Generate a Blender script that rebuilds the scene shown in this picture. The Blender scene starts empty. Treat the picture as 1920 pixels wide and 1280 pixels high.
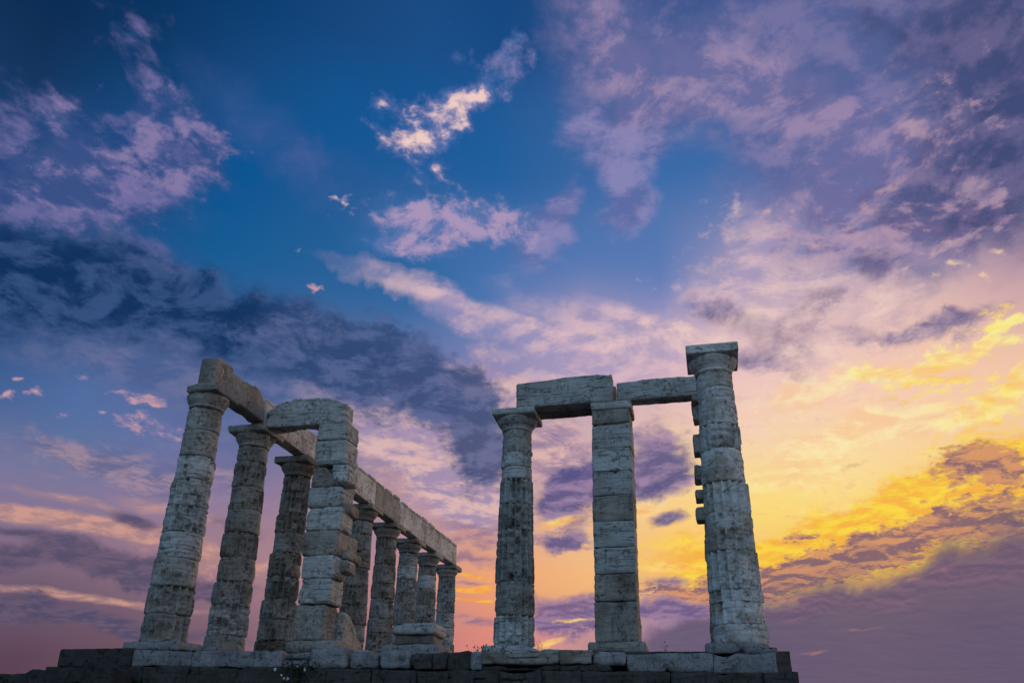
import bpy, math, random
import numpy as np
from mathutils import Vector, Matrix

# ------------------------------------------------------------------ camera
scene = bpy.context.scene
COL = scene.collection
FPX, PITCH, ROLL, YAW = 1561.265, 0.3851, 0.015903, -0.23482      # solved from the temple's known bay and column sizes
CAM = np.array([11.7563, -16.6049, -2.1527])
_Fh = np.array([math.sin(YAW), math.cos(YAW), 0.0]); _R0 = np.array([math.cos(YAW), -math.sin(YAW), 0.0])
FWD = math.cos(PITCH) * _Fh + math.sin(PITCH) * np.array([0, 0, 1.0])
_U0 = -math.sin(PITCH) * _Fh + math.cos(PITCH) * np.array([0, 0, 1.0])
RIGHT = math.cos(ROLL) * _R0 + math.sin(ROLL) * _U0
UP = math.cos(ROLL) * _U0 - math.sin(ROLL) * _R0
cd = bpy.data.cameras.new("camera"); cam = bpy.data.objects.new("camera", cd); COL.objects.link(cam)
cd.sensor_width = 36.0; cd.lens = FPX * 36.0 / 1920.0; cd.shift_y = 143.53 / 1920.0
cd.clip_start = 0.1; cd.clip_end = 20000.0
cam.matrix_world = Matrix(((RIGHT[0], UP[0], -FWD[0], CAM[0]), (RIGHT[1], UP[1], -FWD[1], CAM[1]),
                           (RIGHT[2], UP[2], -FWD[2], CAM[2]), (0, 0, 0, 1)))
scene.camera = cam
scene.view_settings.view_transform = 'Standard'; scene.view_settings.look = 'None'
scene.view_settings.exposure = 0.0; scene.view_settings.gamma = 1.0
scene.render.engine = 'CYCLES'
scene.cycles.max_bounces = 6

def azel(px, py):
    """direction of the sky seen at a photograph pixel, as azimuth and elevation in degrees"""
    u = (px - 959.15) / FPX; v = -(py - 783.53) / FPX
    d = FWD + u * RIGHT + v * UP
    return (math.degrees(math.atan2(d[0], d[1])), math.degrees(math.atan2(d[2], math.hypot(d[0], d[1]))))

def pix(az, el):
    a, e = math.radians(az), math.radians(el)
    d = np.array([math.sin(a) * math.cos(e), math.cos(a) * math.cos(e), math.sin(e)])
    w = d @ FWD
    if w < 0.05: return None
    return (959.15 + FPX * (d @ RIGHT) / w, 783.53 - FPX * (d @ UP) / w)

def lin(c):
    return tuple((x / 255 / 12.92 if x / 255 <= 0.04045 else ((x / 255 + 0.055) / 1.055) ** 2.4) for x in c)

# ------------------------------------------------------------------ sun (already down in the cloud bank, so weak and wide)
SUN_AZ, SUN_EL = 13.0, 8.0
sd = bpy.data.lights.new("sun", 'SUN'); sun = bpy.data.objects.new("sun", sd); COL.objects.link(sun)
sd.energy = 0.9; sd.angle = math.radians(14); sd.color = (1.0, 0.70, 0.42)
_a, _e = math.radians(SUN_AZ), math.radians(SUN_EL)
sun.rotation_euler = Vector((-math.sin(_a) * math.cos(_e), -math.cos(_a) * math.cos(_e), -math.sin(_e))).to_track_quat('-Z', 'Y').to_euler()
sun.location = (20, 60, 20)

# ------------------------------------------------------------------ sky
world = bpy.data.worlds.new("World"); scene.world = world; world.use_nodes = True
NT = world.node_tree; NT.nodes.clear()
def N(t, **kw):
    n = NT.nodes.new(t)
    for k, v in kw.items(): setattr(n, k, v)
    return n
def put(sock, v):
    if hasattr(v, 'is_output') or isinstance(v, bpy.types.NodeSocket): NT.links.new(v, sock)
    else: sock.default_value = v
def M(op, a, b=None, c=None, clamp=False):
    n = N('ShaderNodeMath', operation=op); n.use_clamp = clamp
    put(n.inputs[0], a)
    if b is not None: put(n.inputs[1], b)
    if c is not None: put(n.inputs[2], c)
    return n.outputs[0]
def VM(op, a, b=None):
    n = N('ShaderNodeVectorMath', operation=op); put(n.inputs[0], a)
    if b is not None: put(n.inputs[1], b)
    return n.outputs[0]
def mixc(f, a, b):
    n = N('ShaderNodeMix', data_type='RGBA'); n.clamp_factor = True
    put(n.inputs[0], f); put(n.inputs[6], a if not isinstance(a, tuple) else a + (1,)); put(n.inputs[7], b if not isinstance(b, tuple) else b + (1,))
    return n.outputs[2]
def sstep(x, lo, hi, a=0.0, b=1.0, kind='SMOOTHSTEP'):
    n = N('ShaderNodeMapRange', interpolation_type=kind); put(n.inputs[0], x)
    n.inputs[1].default_value = lo; n.inputs[2].default_value = hi; n.inputs[3].default_value = a; n.inputs[4].default_value = b
    return n.outputs[0]
def noise(vec, scale, detail=5, rough=0.55, dist=0.0, out=0, lac=2.0):
    n = N('ShaderNodeTexNoise'); put(n.inputs['Vector'], vec)
    n.inputs['Scale'].default_value = scale; n.inputs['Detail'].default_value = detail
    n.inputs['Roughness'].default_value = rough; n.inputs['Distortion'].default_value = dist; n.inputs['Lacunarity'].default_value = lac
    return n.outputs[out]

tc = N('ShaderNodeTexCoord'); DIR = tc.outputs['Generated']
sep = N('ShaderNodeSeparateXYZ'); put(sep.inputs[0], DIR)
dx, dy, dz = sep.outputs
AZ = M('MULTIPLY', M('ARCTAN2', dx, dy), 180 / math.pi)
EL = M('MULTIPLY', M('ARCSINE', dz), 180 / math.pi)
AE = N('ShaderNodeCombineXYZ'); put(AE.inputs[0], AZ); put(AE.inputs[1], EL); AE = AE.outputs[0]
den = M('ADD', M('MAXIMUM', dz, 0.0), 0.13)
PLN = N('ShaderNodeCombineXYZ'); put(PLN.inputs[0], M('DIVIDE', dx, den)); put(PLN.inputs[1], M('DIVIDE', dy, den)); PLN = PLN.outputs[0]

# the clear sky and the glow behind the clouds: colour by elevation at several azimuths
SAMP = [((0,0),(4,32,68)),((240,0),(4,48,95)),((480,0),(5,60,115)),((960,0),(0,66,128)),((1250,0),(20,72,138)),((1500,30),(40,80,142)),((1920,0),(42,52,92)),
 ((0,320),(14,55,102)),((240,320),(6,72,130)),((480,320),(0,82,146)),((720,240),(4,84,150)),((960,320),(18,92,158)),((1300,300),(40,102,170)),((1600,300),(100,105,165)),((1920,320),(85,78,122)),
 ((0,560),(16,55,105)),((480,500),(8,90,150)),((720,540),(30,98,158)),((960,540),(62,112,178)),((1180,500),(58,112,180)),((1250,560),(130,135,190)),((1600,540),(205,172,190)),((1920,540),(205,160,172)),
 ((0,660),(50,85,140)),((150,760),(80,108,165)),((330,830),(105,112,165)),((600,760),(82,100,152)),((450,840),(112,114,152)),((150,840),(98,114,156)),((300,760),(84,100,152)),((880,700),(120,125,180)),((1060,660),(190,160,190)),((1060,850),(208,168,178)),((1250,700),(225,182,195)),
 ((1500,720),(250,205,198)),((1700,740),(249,200,184)),((1600,690),(246,198,190)),((1450,680),(238,190,192)),((1780,690),(248,196,176)),((1600,860),(253,216,158)),((1880,690),(248,196,165)),((1900,760),(246,200,165)),
 ((0,900),(130,118,158)),((200,900),(140,122,162)),((420,930),(150,122,160)),((900,960),(200,152,165)),((1060,1000),(240,185,150)),((1240,930),(252,208,150)),((1500,850),(253,214,166)),((1600,790),(252,206,176)),((1420,780),(248,204,190)),((1780,800),(251,206,166)),((1520,940),(255,224,108)),((1650,960),(255,214,105)),((1240,1000),(254,200,112)),((1420,960),(254,216,120)),((1800,930),(252,200,95)),((1660,860),(255,222,160)),((1900,850),(245,185,115)),
 ((0,1000),(132,104,130)),((200,1020),(160,120,138)),((420,1050),(166,122,134)),((890,1080),(245,162,112)),((1060,1090),(250,182,112)),((1250,1060),(252,190,105)),((1500,1040),(248,188,105)),((1800,1000),(244,172,84)),((1650,1040),(248,180,88)),((1380,1080),(246,184,100)),
 ((0,1120),(102,80,104)),((200,1130),(112,90,114)),((420,1180),(134,102,122)),((890,1180),(222,134,122)),((620,1180),(160,112,132)),((600,1060),(178,132,140)),((700,1000),(170,130,150)),((760,1150),(190,125,128)),((1060,1190),(205,145,150)),((1260,1170),(165,130,178)),((1500,1190),(132,106,135)),((1800,1190),(108,84,112)),
 ((0,1250),(92,62,82)),((250,1210),(110,80,96)),((500,1215),(135,98,114)),((890,1215),(222,130,125)),((680,1215),(160,105,122)),((1250,1215),(168,132,172)),((1500,1260),(122,98,125)),((1880,1270),(98,74,102))]
_sp = np.array([s[0] for s in SAMP], float); _sc = np.array([lin(s[1]) for s in SAMP])
def base_col(az, el):
    p = pix(az, max(el, 3.0))
    x, y = min(max(p[0], -40), 1960), min(max(p[1], -30), 1275)
    d2 = ((_sp[:, 0] - x) / 1.5) ** 2 + (_sp[:, 1] - y) ** 2 + 900.0
    w = 1 / d2 ** 2
    return tuple((w[:, None] * _sc).sum(0) / w.sum())
def ramp(stops):
    n = N('ShaderNodeValToRGB'); put(n.inputs[0], M('DIVIDE', EL, 90.0, clamp=True))
    cr = n.color_ramp; cr.interpolation = 'B_SPLINE' if len(stops) > 12 else 'EASE'
    while len(cr.elements) < len(stops): cr.elements.new(0.5)
    for e, (p, c) in zip(cr.elements, sorted(stops)): e.position = p / 90; e.color = c + (1,)
    return n.outputs[0]
ZEN = lin((10, 55, 105))
EAST = [(0, lin((146, 168, 194))), (12, lin((184, 214, 244))), (28, lin((178, 220, 252))), (50, lin((116, 172, 222))), (78, lin((28, 76, 128))), (90, ZEN)]
NORTH = [(0, lin((120, 100, 118))), (12, lin((222, 182, 168))), (30, lin((180, 168, 182))), (60, lin((60, 80, 130))), (90, ZEN)]
SOUTH = [(0, lin((85, 70, 95))), (12, lin((95, 90, 125))), (30, lin((40, 75, 120))), (60, lin((15, 60, 110))), (90, ZEN)]
ELS = [0, 3, 5, 6.5, 8, 9.5, 11, 13, 15, 17, 19, 21, 23.5, 26, 29, 32, 35, 38, 42, 46]
stations = [(-180, EAST), (-105, SOUTH)]
for a_ in (-50, -43, -36, -29, -22, -15, -8, -2, 4, 10, 16, 22):
    stations.append((a_, [(e_, base_col(a_, e_)) for e_ in ELS] + [(58, tuple(np.array(base_col(a_, 46)) * 0.45 + np.array(ZEN) * 0.55)), (90, ZEN)]))
stations += [(95, NORTH), (180, EAST)]
sky = ramp(stations[0][1])
for (a0, _), (a1, st) in zip(stations[:-1], stations[1:]):
    sky = mixc(sstep(AZ, a0, a1, kind='LINEAR'), sky, ramp(st))
nish = N('ShaderNodeTexSky', sky_type='NISHITA'); nish.sun_disc = False
nish.sun_elevation = math.radians(SUN_EL); nish.sun_rotation = math.radians(SUN_AZ); nish.altitude = 60
_nm = N('ShaderNodeVectorMath', operation='SCALE'); put(_nm.inputs[0], nish.outputs[0]); _nm.inputs['Scale'].default_value = 0.0012
sky = VM('ADD', sky, _nm.outputs[0])

# cloud fields, laid on a flat cloud deck so that they shrink and flatten towards the horizon
STREAK_AZ = math.radians(azel(1150, 1400)[0])
mp = N('ShaderNodeMapping', vector_type='POINT'); put(mp.inputs[0], PLN); mp.inputs['Rotation'].default_value = (0, 0, STREAK_AZ); mp.inputs['Scale'].default_value = (1, 1, 1)
sc2 = VM('MULTIPLY', mp.outputs[0], (1.0, 0.22, 1.0))
nP = noise(PLN, 7.0, 11, 0.655, 0.35)
nPs = noise(VM('ADD', PLN, (0.018 * math.sin(_a), 0.030 * math.cos(_a) + 0.012, 0.0)), 7.0, 11, 0.655, 0.35)
nQ = noise(VM('ADD', PLN, (11.3, 4.7, 0)), 17.0, 9, 0.62, 0.25)
nS = noise(sc2, 6.0, 8, 0.60, 0.3)
nR = noise(VM('ADD', sc2, (5.0, 9.0, 0)), 13.0, 8, 0.62, 0.25)
warp_c = noise(AE, 0.16, 6, 0.62, 0.0, out=1)
nT = noise(VM('MULTIPLY', VM('ADD', PLN, (3.3, 1.9, 0)), (1.0, 0.8, 1.0)), 30.0, 7, 0.60, 0.2)
nT = M('MULTIPLY_ADD', nT, 0.62, M('MULTIPLY', nP, 0.38))
nD = M('MULTIPLY_ADD', nQ, 0.42, M('MULTIPLY', nP, 0.58))
wv = N('ShaderNodeVectorMath', operation='SCALE'); put(wv.inputs[0], VM('MULTIPLY', VM('SUBTRACT', warp_c, (0.5, 0.5, 0.5)), (1.0, 1.0, 0.0))); wv.inputs['Scale'].default_value = 5.5
AEW = VM('ADD', AE, wv.outputs[0])
wv2 = N('ShaderNodeVectorMath', operation='SCALE'); put(wv2.inputs[0], wv.outputs[0]); wv2.inputs['Scale'].default_value = 0.22
AEW2 = VM('ADD', AE, wv2.outputs[0])
shadeP = M('MULTIPLY_ADD', M('SUBTRACT', nP, nPs), 1.7, M('MULTIPLY_ADD', nT, 0.40, M('MULTIPLY', nP, 0.60)))         # brighter on the side of a puff that faces the sunset
FIELD = {'P': nP, 'Q': nQ, 'S': nS, 'R': nR, 'T': nT, 'D': nD}

def blob(px, py, rx, ry, rot):
    az0, el0 = azel(px, py); r = math.radians(rot)
    ex = np.array(azel(px + rx * math.cos(r) * .5, py + rx * math.sin(r) * .5)) - (az0, el0)
    ey = np.array(azel(px + ry * math.sin(r) * .5, py - ry * math.cos(r) * .5)) - (az0, el0)
    mpn = N('ShaderNodeMapping', vector_type='TEXTURE'); put(mpn.inputs[0], AEW2 if ry < 17 and rx > 2 * ry else AEW)
    mpn.inputs['Location'].default_value = (az0, el0, 0)
    mpn.inputs['Rotation'].default_value = (0, 0, math.atan2(ex[1], ex[0]))
    mpn.inputs['Scale'].default_value = (2 * np.hypot(*ex) * 1.25, 2 * np.hypot(*ey) * 1.25, 1)
    g = N('ShaderNodeTexGradient', gradient_type='SPHERICAL'); put(g.inputs[0], mpn.outputs[0])
    return g.outputs[1]

def clouds(blobs, dark, lit, field='P', amp=1.6, lo=0.35, hi=0.75, op=1.0, shade=(0.28, 0.74), bias=0.0):
    global sky
    tot = None
    for b in blobs:
        w = b[5] if len(b) > 5 else 1.0
        v = blob(*b[:5])
        tot = M('MULTIPLY', v, w) if tot is None else M('MULTIPLY_ADD', v, w, tot)
    inside = sstep(tot, 0.0, 0.12)
    x = M('MULTIPLY_ADD', M('SUBTRACT', FIELD[field], 0.5), amp * 2.0, M('MULTIPLY', tot, 1.35))
    al = M('MULTIPLY', M('MULTIPLY', sstep(x, lo, hi), inside), op)
    sky = mixc(al, sky, mixc(sstep(shadeP, *shade), lin(dark), lin(lit)))

C = clouds
# wisps, far layers first
C([(880,592,260,30,17,1.),(1120,605,200,40,14,1.),(1250,660,260,60,4,.9),(1400,520,190,90,-38,.8),(1060,700,190,55,10,.8),(1560,470,190,95,-30,.7)], (160,146,190), (222,182,196), 'S', .4, -.1, 1.3, .7)
C([(800,556,130,14,14,1.),(930,590,180,16,18,1.),(1050,630,160,15,22,.9),(1180,588,130,16,20,.9),(1230,620,150,14,18,.9),(1330,540,120,18,-42,.8),(1440,470,160,24,-42,.8),(1290,600,100,13,-30,.7)], (180,156,192), (232,190,196), 'R', .6, .1, 1.4, .6)
C([(480,230,160,60,38,.6),(580,300,150,60,35,.6),(350,420,90,30,10,.3)], (58,88,148), (84,98,158), 'S', .6, .0, 1.1, .5)
C([(300,690,330,55,8,.9),(520,710,190,60,15,.9),(250,870,200,60,10,.5),(430,800,170,70,20,.5)], (72,92,142), (110,112,154), 'S', .6, .0, 1.1, .75)
C([(700,790,150,50,28,.9),(850,900,120,70,30,.9),(770,860,150,70,32,.9),(880,700,70,60,-40,.8),(950,740,60,60,0,.8),(900,930,90,50,20,.7)], (164,140,178), (226,182,182), 'D', 1.0, .0, 1.15, .9)
C([(210,880,150,40,10,.8),(300,920,110,30,12,.8),(150,860,80,20,8,.6),(420,880,120,50,15,.7),(60,830,80,25,5,.5)], (108,104,144), (170,138,156), 'D', 1.3, .1, 1.2, .75)
# upper left mauve
C([(110,290,250,130,10,1.0),(340,240,130,80,15,.8),(350,315,110,60,20,.8),(60,390,200,100,0,1.),(230,370,150,70,15,.8)], (42,74,132), (62,84,140), 'S', .5, .1, 1.3, .7)
C([(110,290,240,120,10,.9),(340,240,120,70,15,.9),(350,315,100,50,20,.9),(250,60,100,80,45,.6),(290,160,60,50,0,.7),(60,390,190,90,0,.9),(230,370,140,60,15,.8),(100,190,120,60,20,.3)], (62,82,138), (118,110,164), 'T', 1.9, .3, 1.45, .85, (.36,.70))
C([(230,480,70,60,40,.9),(310,510,80,40,30,.9),(560,590,70,35,20,.6),(470,575,80,35,20,.6)], (60,82,136), (106,106,158), 'D', 1.1, .15, 1.2, .75)
# upper right mauve: a thin veil, dappled
C([(1160,90,160,160,30,1.),(1300,150,240,140,0,1.),(1520,100,270,170,0,1.),(1760,150,300,240,0,1.2),(1560,260,240,120,10,1.),(1800,350,240,170,0,1.2),(1480,330,140,90,0,.7),(1640,440,220,110,-10,1.),(1190,190,100,70,-30,.8)], (92,100,154), (134,122,168), 'D', .75, -.1, 1.15, .72, (.30,.72))
C([(1160,90,140,130,30,.9),(1330,130,200,90,0,.9),(1450,190,160,70,0,.8),(1250,210,100,50,0,.8),(1560,230,220,90,10,.9),(1700,330,240,150,0,.9),(1640,430,180,90,-10,.9),(1500,350,100,60,0,.6)], (112,108,160), (164,138,176), 'T', 1.8, .25, 1.35, .7, (.36,.70))
C([(1900,130,220,300,0,1.),(1700,60,180,90,10,.6),(1850,330,190,140,0,.8),(1500,180,100,50,0,.4),(1780,420,150,80,0,.6),(1640,20,40,40,0,.5)], (52,64,108), (92,88,136), 'D', 1.0, .1, 1.35, .72, (.34,.74))
C([(1780,250,220,200,0,.8),(1700,380,180,90,-10,.8),(1840,450,120,60,-10,.6)], (64,74,120), (96,92,140), 'T', 2.2, .55, 1.5, .6)
C([(150,330,220,140,10,.8),(330,280,130,90,10,.8),(420,260,90,60,10,.5),(200,200,140,60,10,.5),(320,150,60,40,0,.6)], (96,98,154), (142,124,170), 'T', 3.2, .7, 1.6, .75, (.36,.66))
C([(1720,260,260,190,0,.8),(1500,440,200,90,-25,.7),(1700,450,180,70,-10,.8),(1850,420,100,80,0,.7)], (124,104,150), (190,154,176), 'T', 3.2, .75, 1.65, .7, (.36,.66))
# middle mauve cloud
C([(1140,290,90,65,10,1.),(1175,385,60,65,40,1.),(1090,250,60,40,0,.8),(1060,390,50,45,-60,.8),(1005,450,90,60,-40,.8),(1230,250,60,40,0,.6)], (98,106,164), (144,134,184), 'D', 1.1, .1, 1.05, .85)
C([(810,405,130,55,0,.9),(720,465,75,32,0,.8),(770,440,105,55,0,.8),(890,430,95,48,0,.8),(830,490,85,30,0,.7),(960,440,70,55,0,.6)], (60,106,168), (90,118,176), 'S', .5, .1, 1.2, .6)
C([(810,405,130,50,0,.9),(720,465,70,30,0,.8),(770,440,100,50,0,.8),(890,430,90,45,0,.8),(830,490,80,28,0,.7),(960,440,60,50,0,.6)], (96,116,174), (182,152,190), 'T', 2.4, .3, 1.3, .85, (.36,.68))
# dark band
C([(20,510,320,120,14,1.3),(300,570,260,90,18,1.2),(490,612,190,78,15,1.1),(640,650,200,70,14,.9)], (30,62,108), (66,88,138), 'D', .9, .0, 1.4, .75)
C([(20,510,300,105,14,1.3),(300,570,240,75,18,1.2),(490,612,170,62,15,1.1)], (14,46,92), (52,78,126), 'T', 1.9, .15, 1.4, .85, (.34,.72))
C([(610,640,180,62,12,1.2),(760,690,170,70,22,1.3),(860,770,115,85,48,1.2),(905,855,60,70,60,1.1),(690,755,120,42,25,.8)], (50,72,118), (86,98,146), 'T', 1.9, .1, 1.25, .88, (.34,.74))
# bright small cumulus
C([(785,280,85,75,-60,.9),(845,220,60,65,30,.9),(905,183,75,35,-10,.9),(720,195,35,40,0,.7),(930,120,60,55,0,.7),(970,90,40,40,0,.5)], (80,110,172), (140,132,184), 'T', 2.4, .3, 1.4, .8)
C([(785,280,70,62,-60,1.),(845,220,48,52,30,1.),(905,183,60,22,-10,1.1),(720,195,22,30,0,.8),(640,390,28,30,45,.9),(562,448,18,25,0,.8),(990,12,20,12,0,.9),(850,48,18,9,0,.6),(515,295,18,22,0,.5)], (140,134,184), (246,204,200), 'T', 3.6, .75, 1.7, .95, (.36,.64))
C([(272,800,70,20,12,1.),(268,748,45,13,12,1.),(150,707,20,11,0,1.),(15,741,18,11,0,1.),(62,754,22,13,0,.9),(120,780,20,7,0,.8),(290,760,20,8,0,.8),(215,735,18,6,0,.7),(195,770,12,5,0,.8),(35,712,12,5,0,.7),(590,548,15,9,0,.9)], (140,124,166), (222,164,172), 'T', 2.2, .25, 1.4, .85)
C([(1040,815,90,70,0,.9),(1060,870,80,40,0,.8),(1230,900,80,60,0,.7),(1240,800,60,60,0,.5)], (138,114,156), (226,178,176), 'D', 1.8, .2, 1.15, .9)
# small dark clouds at right
C([(1365,588,75,36,10,1.1),(1550,565,100,30,-15,1.),(1650,482,75,42,10,1.),(1465,640,80,42,-15,1.),(1440,690,80,25,0,.9),(1730,605,170,26,-12,.9),(1560,612,60,16,0,.6),(1780,380,90,50,0,.5)], (98,90,138), (160,136,166), 'D', 1.5, .1, .95, .9)
C([(1500,640,260,120,-15,.7),(1150,660,220,60,5,.6),(1350,480,200,90,-30,.6),(1650,560,200,110,-20,.7),(1420,760,160,60,-8,.4)], (178,150,182), (240,198,196), 'T', 2.6, .55, 1.5, .5)
C([(1300,640,240,60,5,.8),(1450,560,160,60,-30,.9),(1520,640,140,50,-10,.9),(1620,560,160,60,-15,.8)], (230,188,190), (250,212,200), 'R', .9, .2, 1.3, .5)
# gold on the right
C([(1720,672,170,22,-18,1.2),(1830,635,110,20,-15,1.),(1845,760,130,28,-15,1.2),(1890,722,80,22,-20,1.),(1780,842,80,14,-10,.8),(1905,600,50,12,-10,.9),(1900,640,40,12,-10,.9)], (252,202,140), (255,234,150), 'T', 1.9, .15, 1.2, .95)
C([(1850,740,170,90,-15,.8),(1700,690,140,50,-15,.7),(1880,600,100,60,-10,.6),(1800,830,150,45,-12,.8),(1890,880,70,60,0,.7)], (253,196,110), (255,226,120), 'T', 3.0, .6, 1.35, .9)
C([(1500,980,160,30,-8,.5),(1440,840,120,60,-5,.4),(1600,900,120,40,-8,.5),(1500,760,150,60,-10,.4),(1640,760,120,60,-10,.4)], (240,180,150), (232,168,150), 'T', 2.6, .45, 1.5, .5)
C([(1560,820,220,60,-16,.9),(1480,740,160,50,-22,.8),(1680,790,180,40,-14,.8),(1450,900,130,40,-10,.7),(1620,930,160,30,-14,.8),(1600,700,160,40,-22,.7),(1230,960,100,40,-5,.6)], (252,196,150), (255,236,178), 'R', 1.6, .25, 1.4, .6, (.3,.7))
C([(1500,1010,60,14,-10,.8),(1600,870,40,10,-12,.7),(1700,930,60,12,-14,.7),(1420,960,50,12,-8,.7),(1560,960,50,10,-12,.6)], (206,146,128), (226,164,130), 'T', 2.4, .4, 1.4, .7)
C([(1750,965,280,65,-15,1.2),(1600,1020,260,60,-15,1.2),(1440,1072,210,52,-10,1.),(1890,930,130,65,-10,1.2),(1860,990,180,50,-15,1.1),(1330,1040,140,38,-5,.8),(1890,850,100,50,-10,1.),(1800,900,160,50,-14,1.),(1650,940,140,36,-14,.9)], (250,176,70), (255,214,70), 'T', 1.0, -.05, 1.0, .95)
C([(1830,872,125,46,-12,1.2),(1900,900,60,34,-12,.8),(1720,990,250,44,-16,1.),(1560,1048,230,40,-16,1.),(1400,1095,220,34,-8,1.),(1890,1000,140,46,-12,1.),(1240,1100,100,25,0,.7),(1500,1005,50,14,-10,.9),(1480,830,40,12,0,.4)], (124,92,118), (214,140,110), 'T', 2.6, .40, 1.15, .9, (.36,.66))
C([(1860,515,16,9,0,1.),(1790,490,34,10,10,.8),(1760,500,14,8,0,.8),(1875,470,20,9,0,.7)], (232,186,160), (252,214,170), 'T', 2.2, .3, 1.4, .8)
# stratus low on the right, fading upwards into the glow
C([(1760,1200,560,190,-8,1.1),(1890,1110,330,110,-15,.9),(1490,1210,260,100,-5,.8),(1290,1210,220,60,0,.7),(1700,1275,560,100,0,.8)], (98,84,112), (107,90,117), 'S', .35, -.05, 1.15, .93, (.0,1.))
C([(1650,1120,260,40,-10,.9),(1850,1060,180,40,-15,.9),(1480,1140,120,22,-6,.7)], (104,82,114), (134,100,124), 'S', .9, .3, 1.3, .6)
C([(1480,1121,70,5,-4,1.),(1530,1225,60,5,-5,.7),(1330,1150,60,6,-3,.8),(1880,1010,90,6,-15,.7),(1700,1085,150,7,-12,.6),(1620,1180,120,6,-5,.4)], (176,118,128), (222,144,124), 'R', .8, .3, 1.2, .65)
# between the pillars
C([(1060,935,85,60,-10,1.1),(1100,890,70,45,0,1.),(1230,842,80,48,10,1.2),(1215,905,70,40,0,1.),(1252,975,42,16,-12,1.1),(1050,1010,75,18,-8,1.1)], (82,78,134), (150,122,164), 'D', 1.3, .05, 1.0, .92, (.3,.8))
C([(1085,1155,120,34,3,1.2),(1060,1180,90,22,0,.9),(1260,1140,110,26,-3,1.),(1250,1088,60,12,0,.7)], (106,88,138), (150,118,158), 'S', .5, .1, 1.0, .92)
C([(1050,978,70,11,-14,1.),(1180,965,60,12,-10,.8),(1075,1165,50,5,-4,.9),(1030,1205,40,8,-20,1.),(1250,1062,70,12,0,.8),(985,1150,40,8,10,.6)], (252,176,110), (255,214,120), 'R', .9, .2, 1.1, .85)
C([(885,1110,46,6,0,1.2),(915,1102,25,5,5,1.),(890,1128,50,4,3,1.),(890,1080,50,7,0,.8)], (250,150,80), (255,190,60), 'R', .7, .2, .9, .9)
C([(890,1040,90,18,5,1.),(900,990,100,30,10,.9),(880,1095,60,6,0,.7),(890,1165,60,12,8,.8)], (140,108,142), (196,140,142), 'S', .7, .1, 1.0, .8)
# low on the left
C([(80,968,280,16,8,1.2),(260,1003,180,14,9,1.2),(150,985,240,16,8,.9),(420,1040,150,18,5,1.),(150,1122,260,8,6,1.),(330,960,120,14,10,.7),(120,935,120,10,12,.6)], (176,132,136), (220,158,142), 'R', .5, -.1, 1.2, .8)
C([(110,1060,320,38,5,1.2),(150,1170,360,26,5,1.),(252,977,55,15,16,1.2),(50,1000,120,11,6,.8),(350,1090,190,28,5,.9),(430,975,90,18,10,.5)], (80,74,106), (106,88,114), 'S', .4, .1, 1.05, .88)

# (the eastern half of the sky, behind the camera, is the bright side that lights the fronts of the stones)
sky = VM('MULTIPLY', sky, (0.955, 1.015, 0.97))
bgn = N('ShaderNodeBackground'); put(bgn.inputs[0], sky); bgn.inputs[1].default_value = 1.0
out = N('ShaderNodeOutputWorld'); NT.links.new(bgn.outputs[0], out.inputs[0])
world.cycles.sampling_method = 'MANUAL'; world.cycles.sample_map_resolution = 256

# ------------------------------------------------------------------ noise for the shapes
def _h(ix, iy, iz, seed):
    h = (ix.astype(np.int64) * 374761393 + iy.astype(np.int64) * 668265263 + iz.astype(np.int64) * 2147483647 + seed * 974711) & 0xFFFFFFFF
    h = ((h ^ (h >> 13)) * 1274126177) & 0xFFFFFFFF
    h = ((h ^ (h >> 15)) * 2246822519) & 0xFFFFFFFF
    return ((h ^ (h >> 16)) & 0xFFFFFF) / float(0xFFFFFF)
def vnoise(P, seed=0):
    f = np.floor(P); t = P - f; t = t * t * (3 - 2 * t); i = f.astype(np.int64)
    r = 0
    for a in (0, 1):
        for b in (0, 1):
            for c in (0, 1):
                w = (t[:, 0] if a else 1 - t[:, 0]) * (t[:, 1] if b else 1 - t[:, 1]) * (t[:, 2] if c else 1 - t[:, 2])
                r = r + w * _h(i[:, 0] + a, i[:, 1] + b, i[:, 2] + c, seed)
    return r * 2 - 1
def fbm(P, seed=0, octv=4, gain=0.5):
    P = np.asarray(P, float); r = 0; a = 1.0; s = 0
    for o in range(octv):
        r = r + a * vnoise(P * (2.03 ** o) + 17.3 * o, seed + o * 31); s += a; a *= gain
    return r / s
def sst(x, a, b):
    t = np.clip((x - a) / (b - a), 0, 1); return t * t * (3 - 2 * t)

# ------------------------------------------------------------------ scene helpers
def link(name, verts, faces, mat, parent=None, loc=(0, 0, 0), smooth=True):
    me = bpy.data.meshes.new(name); me.from_pydata([tuple(v) for v in verts], [], [tuple(f) for f in faces]); me.update()
    if smooth: me.polygons.foreach_set('use_smooth', [True] * len(me.polygons))
    if mat: me.materials.append(mat)
    o = bpy.data.objects.new(name, me); COL.objects.link(o); o.location = loc
    if parent is not None: o.parent = parent
    return o
def thing(name, label, cat, loc=(0, 0, 0), group=None):
    o = bpy.data.objects.new(name, None); COL.objects.link(o); o.location = loc
    o.empty_display_size = 0.3
    return tag(o, label, cat, group)
def tag(o, label, cat, group=None):
    o['label'] = label; o['category'] = cat
    o['kind'] = 'thing'
    if group: o['group'] = group
    return o

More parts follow.
